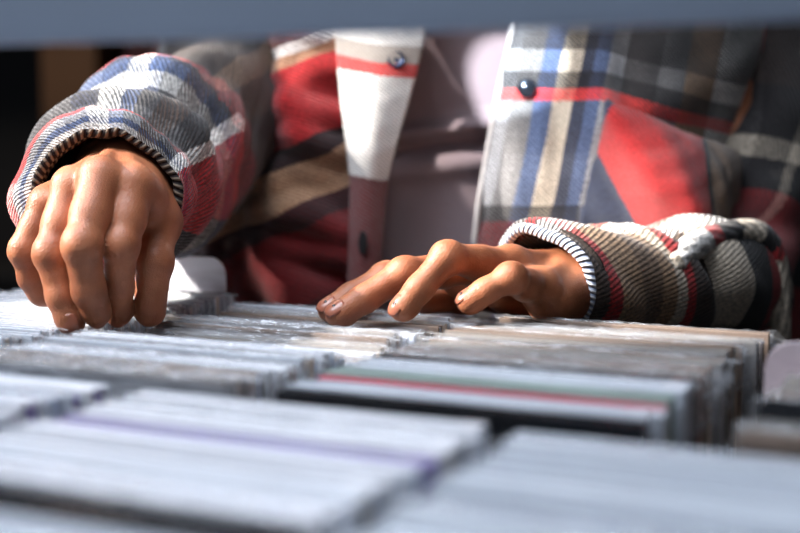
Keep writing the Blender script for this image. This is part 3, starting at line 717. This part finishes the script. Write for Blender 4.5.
plk, P = panel('placket', [
   [(332, -60, .846), (375, -60, .836), (432, -60, .840)],
   [(337, 30, .838), (378, 30, .828), (425, 30, .832)],
   [(342, 90, .836), (374, 90, .826), (411, 90, .831)],
   [(350, 150, .836), (370, 150, .826), (393, 150, .831)],
   [(353, 185, .838), (368, 185, .830), (385, 185, .835)],
   [(352, 240, .838), (365, 240, .832), (380, 240, .837)],
   [(350, 300, .842), (364, 300, .836), (378, 300, .842)],
   [(350, 380, .85), (364, 380, .845), (378, 380, .85)]], m_plk, jacket, uv_plk, wr=.0015, seed=5, thick=.004)
m_hole = simple('dark_buttonhole', (.004, .002, .003), .9)
def disc(name, c, r, t, mat, parent, nrm=(0, -1, .1), prof=None):
    bm = bmesh.new(); nseg = 24; ringsv = []
    prof = prof or [(0, 0), (.6, -.05), (.85, -.35), (1, -1)]
    nn = unit(np.array(nrm, float)); a = unit(np.cross(nn, (0, 0, 1))); b_ = np.cross(a, nn); c = np.array(c, float)
    top = bm.verts.new(Vector(c + nn*t))
    for (q, hh) in prof[1:]:
        ringsv.append([bm.verts.new(Vector(c + nn*t*(1 + hh) + (a*math.cos(2*math.pi*k/nseg) + b_*math.sin(2*math.pi*k/nseg))*r*q)) for k in range(nseg)])
    for k in range(nseg):
        bm.faces.new((top, ringsv[0][k], ringsv[0][(k+1) % nseg]))
        for q in range(len(ringsv) - 1): bm.faces.new((ringsv[q][k], ringsv[q+1][k], ringsv[q+1][(k+1) % nseg], ringsv[q][(k+1) % nseg]))
    bmesh.ops.recalc_face_normals(bm, faces=bm.faces)
    me = bpy.data.meshes.new(name); bm.to_mesh(me); bm.free(); return pchild(name, me, mat, parent)
m_snap = simple('navy_metal_snap', h2l((48, 58, 82)), .28, metal=.7); m_snap2 = simple('pearly_dark_snap', h2l((70, 76, 88)), .12, metal=.8)
PR = [(0, -.5), (.45, -.45), (.62, -.15), (.72, 0), (.88, -.15), (1, -1)]
disc('snap_button', W(396, 60, .8265), .0068, .004, m_snap, jacket, prof=PR)
disc('snap_button', W(527, 88, .8295), .0068, .005, m_snap2, jacket)
h_ = disc('buttonhole', W(363, 243, .8265), .0085, .0006, m_hole, jacket)
co = W(363, 243, .8315)
for v in h_.data.vertices: v.co.x = co.x + (v.co.x - co.x)*.38
# stitched front edge of the right front
m_edge = binding_mat('cream_blanket_stitch', (196, 190, 184), (120, 120, 128), 60)
ep = catmull(np.array([W(x, y, Y) for x, y, Y in [(520, -60, .86), (512, 30, .850), (499, 90, .846), (488, 150, .844), (478, 210, .844), (472, 280, .848), (470, 380, .858)]]), 14)
pchild('edge_stitching', cord_mesh('edge_stitching', ep, .0022), simple('pale_stitched_edge', h2l((196, 190, 188)), .9, .4, 500), jacket)
# turned-up red fold over the right front
m_red = cloth('red_fold_cloth', [(-100, 'navy'), (575, 'navy'), (604, 'red'), (695, 'black'), (700, 'taupe')], [(-100, 'red', 0), (900, 'red', 0)], twill=14, fuzz=.4)
def uv_red(x, y):
    xb = 612 - .33*(y - 108) if y < 150 else 598 + .56*(y - 150)
    k = min(1, max(0, (692 - x)/40)); return x - (xb - 604)*k - (.12*(y - 140)*min(1, (x - 650)/40) if x > 650 else 0), y
panel('folded_hem', [
   [(610, 100, .815), (612, 104, .806), (640, 116, .803), (670, 130, .808), (690, 138, .816), (722, 148, .84), (748, 158, .87)],
   [(607, 110, .815), (612, 116, .800), (642, 128, .790), (674, 140, .792), (696, 148, .802), (722, 158, .825), (746, 164, .86)],
   [(600, 140, .815), (615, 148, .800), (650, 158, .778), (685, 165, .778), (705, 170, .79), (724, 176, .81), (740, 182, .85)],
   [(592, 170, .815), (618, 180, .800), (655, 190, .776), (690, 195, .770), (709, 200, .782), (722, 204, .80), (734, 208, .84)],
   [(580, 215, .815), (622, 218, .802), (662, 222, .780), (694, 226, .772), (710, 228, .782), (718, 230, .80), (728, 232, .83)],
   [(570, 270, .82), (620, 270, .808), (662, 268, .79), (690, 268, .784), (708, 268, .79), (716, 268, .805), (724, 268, .83)]], m_red, jacket,
   uv_red, n=8, wr=.003, wf=70, seed=8)
# right side under the arm
m_side = cloth('plaid_side', [(-100, 'brown'), (752, 'cream'), (775, 'dgrey'), (790, 'brown')], [(-100, 'tan', .5), (80, 'brown', .7), (125, 'brown', .2), (215, 'dkred', .85), (255, 'black', .8), (285, 'red', .85), (340, 'dark', .8)])
panel('side_panel', [
   [(735, -60, .93), (800, -60, .945), (880, -60, 1.05), (900, -60, 1.15)],
   [(735, 60, .92), (790, 60, .935), (870, 60, 1.04), (890, 60, 1.15)],
   [(735, 150, .915), (780, 150, .925), (860, 150, 1.03), (880, 150, 1.15)],
   [(735, 240, .91), (780, 240, .92), (860, 240, 1.02), (880, 240, 1.15)],
   [(735, 400, .92), (780, 400, .93), (860, 400, 1.02), (880, 400, 1.15)]], m_side, jacket, wr=.006, wf=40, seed=12)
# back of the jacket
nb = 40; nz_ = 24; Pb = np.zeros((nz_, nb, 3)); 
for i in range(nz_):
    z = .84 + .57*i/(nz_ - 1); k = 1 - .25*max(0, (z - 1.3)/.11)
    for j in range(nb):
        a = math.radians(-12 + 204*j/(nb - 1)); Pb[i, j] = (CX + .215*k*math.cos(a), BY - .01 + .135*math.sin(a), z)
Pb[..., 1] += fold_noise(Pb, .006, 30, 7)
jb = pchild('back_panel', grid_mesh('back_panel', Pb, np.stack([Pb[..., 0]*1400 + 400, (1.2 - Pb[..., 2])*1400], -1)), m_side, jacket); md = jb.modifiers.new('t', 'SOLIDIFY'); md.thickness = .003
# ---- sleeves
hX = (1, 0, 0)
m_sl = cloth('plaid_left_sleeve', [(-100, 'white'), (5, 'blue'), (9, 'lgrey'), (15, 'bright'), (28, 'dgrey'), (46, 'grey'), (58, 'dgrey'), (74, 'lgrey'), (84, 'dgrey'), (104, 'white'), (114, 'blue'), (122, 'navy'), (126, 'bright'), (150, 'brown'), (200, 'black'), (232, 'brown'), (275, 'lgrey'), (300, 'blue'), (320, 'tan')],
    [(-100, 'brown', .6), (-60, 'black', .7), (-38, 'red', .85), (14, 'white', .6), (24, 'dark', .75), (44, 'brown', .75), (62, 'dgrey', .4), (74, 'blue', .4), (84, 'white', .45), (98, 'navy', .35), (116, 'grey', .2), (135, 'dgrey', .5), (156, 'dgrey', .3), (178, 'white', .25)], rng_=(-100, 420), twill=14, tw_amt=.5)
sl_r, PL = tube('sleeve', [
   (108, 191, .664, .0385, .0335, hX, (0, -.10, 1), 0),
   (105, 187, .667, .0455, .0400, hX, (0, -.10, 1), 14),
   (103, 190, .674, .0480, .0425, hX, (0, -.10, 1), 30),
   (113, 186, .690, .0415, .0385, hX, (0, -.15, 1), 48),
   (123, 179, .710, .0535, .0520, (1, .1, 0), (0, -.15, 1), 70),
   (138, 172, .735, .0450, .0465, (1, .2, 0), (0, -.15, 1), 98),
   (152, 160, .760, .0520, .0590, (1, .25, 0), (0, -.15, 1), 125),
   (186, 145, .800, .0430, .0570, (1, .3, 0), (.0, -.15, 1), 160),
   (226, 112, .865, .0400, .0580, (1, .2, 0), (.1, -.1, 1), 220),
   (234, 30, .915, .0540, .0620, (1, .0, .1), (.1, -.5, .8), 290),
   (216, -120, .955, .0560, .0560, (1, 0, .1), (0, -1, .1), 345),
   (212, -290, .985, .0620, .0600, (1, 0, .4), (0, -1, .0), 410)], m_sl, jacket, wr=.0035, wf=60, seed=21)
m_rib = binding_mat('ribbed_dark_trim', (38, 32, 32), (120, 106, 92), 330)
m_rib2 = binding_mat('ribbed_white_blue_trim', (150, 160, 182), (226, 226, 230), 380)
def trim(name, ring, r, mat, parent, out=0):
    c = ring[:-1].mean(0); pts = np.array([p + unit(p - c)*out for p in ring[:-1]]); n = len(pts); ns = 10; P = np.zeros((n + 1, ns + 1, 3))
    for i in range(n + 1):
        q = pts[i % n]; t = unit(pts[(i+1) % n] - pts[(i-1) % n]); a = unit(q - c); a = unit(a - t*(a @ t)); b_ = np.cross(t, a)
        for j in range(ns + 1):
            th = 2*math.pi*j/ns; P[i, j] = q + (a*math.cos(th) + b_*math.sin(th))*r
    s = np.arange(n + 1)/n*100
    UV = np.stack([np.broadcast_to(np.linspace(0, 10, ns + 1)[None, :], (n + 1, ns + 1)), np.broadcast_to(s[:, None], (n + 1, ns + 1))], -1)
    return pchild(name, grid_mesh(name, P, UV), mat, parent)
def second_cloth(o, P, rings_s, s0, mat, n=8):
    o.data.materials.append(mat); nc = P.shape[1] - 1
    ss = catmull(np.array(rings_s, float)[:, None], n)[:, 0]
    o.data.polygons.foreach_set('material_index', [1 if ss[i//nc] >= s0 else 0 for i in range(len(o.data.polygons))])
m_sl2 = cloth('plaid_left_upper_sleeve', [(-100, 'red'), (152, 'brown'), (200, 'black'), (232, 'brown'), (272, 'lgrey'), (290, 'blue'), (306, 'lgrey'), (320, 'tan')],
    [(-100, 'dark', .6), (15, 'brown', .5), (40, 'taupe', .5), (58, 'dark', .5), (85, 'dgrey', .3), (110, 'dark', .5)], rng_=(-100, 420), twill=14, tw_amt=.4)
second_cloth(sl_r, PL, (0, 14, 30, 48, 70, 98, 125, 160, 220, 290, 345, 410), 134, m_sl2)
cL = PL[0][:-1].mean(0)
trim('cuff_trim', PL[0], .0032, m_rib, sl_r)
trim('cuff_trim', PL[0]*.97 + cL*.03 + np.array((0, .005, 0)), .0026, m_rib, sl_r)
h3 = (.74, -.62, -.1); v3 = (-.10, -.15, 1)
m_sr = cloth('plaid_right_sleeve', [(-100, 'brown'), (9, 'red'), (16, 'tan'), (38, 'taupe'), (50, 'tan'), (58, 'cream'), (64, 'red'), (70, 'brown'), (91, 'cream'), (118, 'black'), (140, 'red'), (151, 'cream'), (172, 'dark'), (200, 'dkred'), (225, 'dark'), (262, 'cream'), (272, 'dark'), (300, 'brown')],
    [(-100, 'dark', .5), (-35, 'dark', .14), (55, 'taupe', .2), (70, 'white', .65), (97, 'red', .7), (106, 'grey', .6), (150, 'white', .5), (190, 'taupe', .2)], rng_=(-100, 420), twill=9, tw_amt=.9)
def dispR(s, a):
    a = (a + 90) % 360 - 90
    g = lambda x, c, w_: np.exp(-((x - c)/w_)**2)
    c0 = 68 - (a - 60)*.22
    d = .0065*g(s, c0, 6)*g(a, 45, 55) - .008*g(s, c0 + 14, 8)*g(a, 55, 60) + .006*g(s, 108, 14)*g(a, 80, 50)
    d = d + .003*g(s, 25, 18) + .007*g(s, 128, 20)*g(a, 80, 50) + .0015*np.sin(s*.12 + a*.06)
    return d
sl_l, PR_ = tube('sleeve', [
   (545, 282, .690, .0300, .0310, h3, v3, 0),
   (550, 282, .695, .0335, .0325, h3, v3, 8),
   (585, 284, .712, .0355, .0320, h3, v3, 36),
   (630, 286, .733, .0390, .0330, h3, v3, 68),
   (665, 288, .752, .0390, .0335, (.74, -.66, 0), (0, -.1, 1), 98),
   (700, 287, .772, .0400, .0350, (.78, -.6, 0), (0, -.1, 1), 130),
   (722, 284, .790, .0390, .0370, (.85, -.5, 0), (-.1, 0, 1), 160),
   (733, 270, .822, .0370, .0390, (.95, -.3, -.1), (-.4, -.4, .8), 195),
   (742, 220, .874, .0400, .0430, (1, -.1, -.1), (-.2, -.9, .4), 240),
   (756, 120, .915, .0470, .0470, (1, 0, -.15), (0, -1, .2), 290),
   (748, 0, .945, .0560, .0490, (1, 0, -.2), (0, -1, .1), 350),
   (715, -150, .98, .0600, .0580, (1, 0, -.3), (0, -1, 0), 400),
   (690, -265, 1.0, .0620, .0600, (1, 0, -.5), (0, -1, 0), 440)], m_sr, jacket, wr=.002, wf=60, seed=31, disp=dispR)
m_sr2 = cloth('plaid_right_upper_sleeve', [(-100, 'red'), (245, 'dark'), (262, 'cream'), (272, 'dark'), (300, 'brown')],
    [(-100, 'dark', .5), (0, 'dark', .2), (55, 'cream', .3), (66, 'dark', .6), (100, 'dgrey', .4), (125, 'dark', .6), (160, 'brown', .5)], rng_=(-100, 420), twill=9, tw_amt=.4)
second_cloth(sl_l, PR_, (0, 8, 36, 68, 98, 130, 160, 195, 240, 290, 350, 400, 440), 196, m_sr2)
# bunched roll of cloth along the sleeve
rp = catmull(np.array([W(*q) for q in [(650, 300, .712), (655, 286, .706), (668, 270, .706), (688, 250, .716), (712, 238, .738), (738, 231, .752), (758, 234, .760), (772, 250, .765), (779, 280, .768), (781, 330, .772), (781, 360, .78)]], float), 8)
nr_ = 12; Pr = np.zeros((len(rp), nr_ + 1, 3)); tg = np.gradient(rp, axis=0)
rad = np.interp(np.linspace(0, 1, len(rp)), [0, .08, .3, .5, .62, .8, 1], [.003, .0065, .0085, .0075, .0085, .007, .006])
for i in range(len(rp)):
    t_ = unit(tg[i]); a_ = unit(np.cross(t_, (0, -1, .2))); b_ = np.cross(t_, a_)
    for j in range(nr_ + 1):
        th_ = 2*math.pi*j/nr_; Pr[i, j] = rp[i] + (a_*math.cos(th_) + b_*math.sin(th_)*.9)*rad[i]
sr_ = np.linspace(0, 100, len(rp))
UVr = np.stack([np.broadcast_to(sr_[:, None], Pr.shape[:2]), np.broadcast_to(np.linspace(0, 30, nr_ + 1)[None, :], Pr.shape[:2])], -1)
m_roll = cloth('plaid_sleeve_roll', [(-100, 'cream'), (24, 'white'), (36, 'red'), (41, 'dark'), (49, 'cream'), (60, 'dark'), (68, 'red'), (73, 'cream')], [(-100, 'dark', .12), (300, 'dark', .12)], twill=9, tw_amt=.5, rng_=(-50, 150))
pchild('sleeve_fold', grid_mesh('sleeve_fold', Pr, UVr), m_roll, sl_l)
trim('cuff_trim', PR_[0], .0034, m_rib2, sl_l)
cR = PR_[0][:-1].mean(0)
trim('cuff_trim', PR_[0]*1.06 - cR*.06 + np.array((.005, .004, 0)), .0028, simple('dark_tweed_trim', h2l((62, 50, 44)), .95, .8, 700, bump=.6), sl_l)
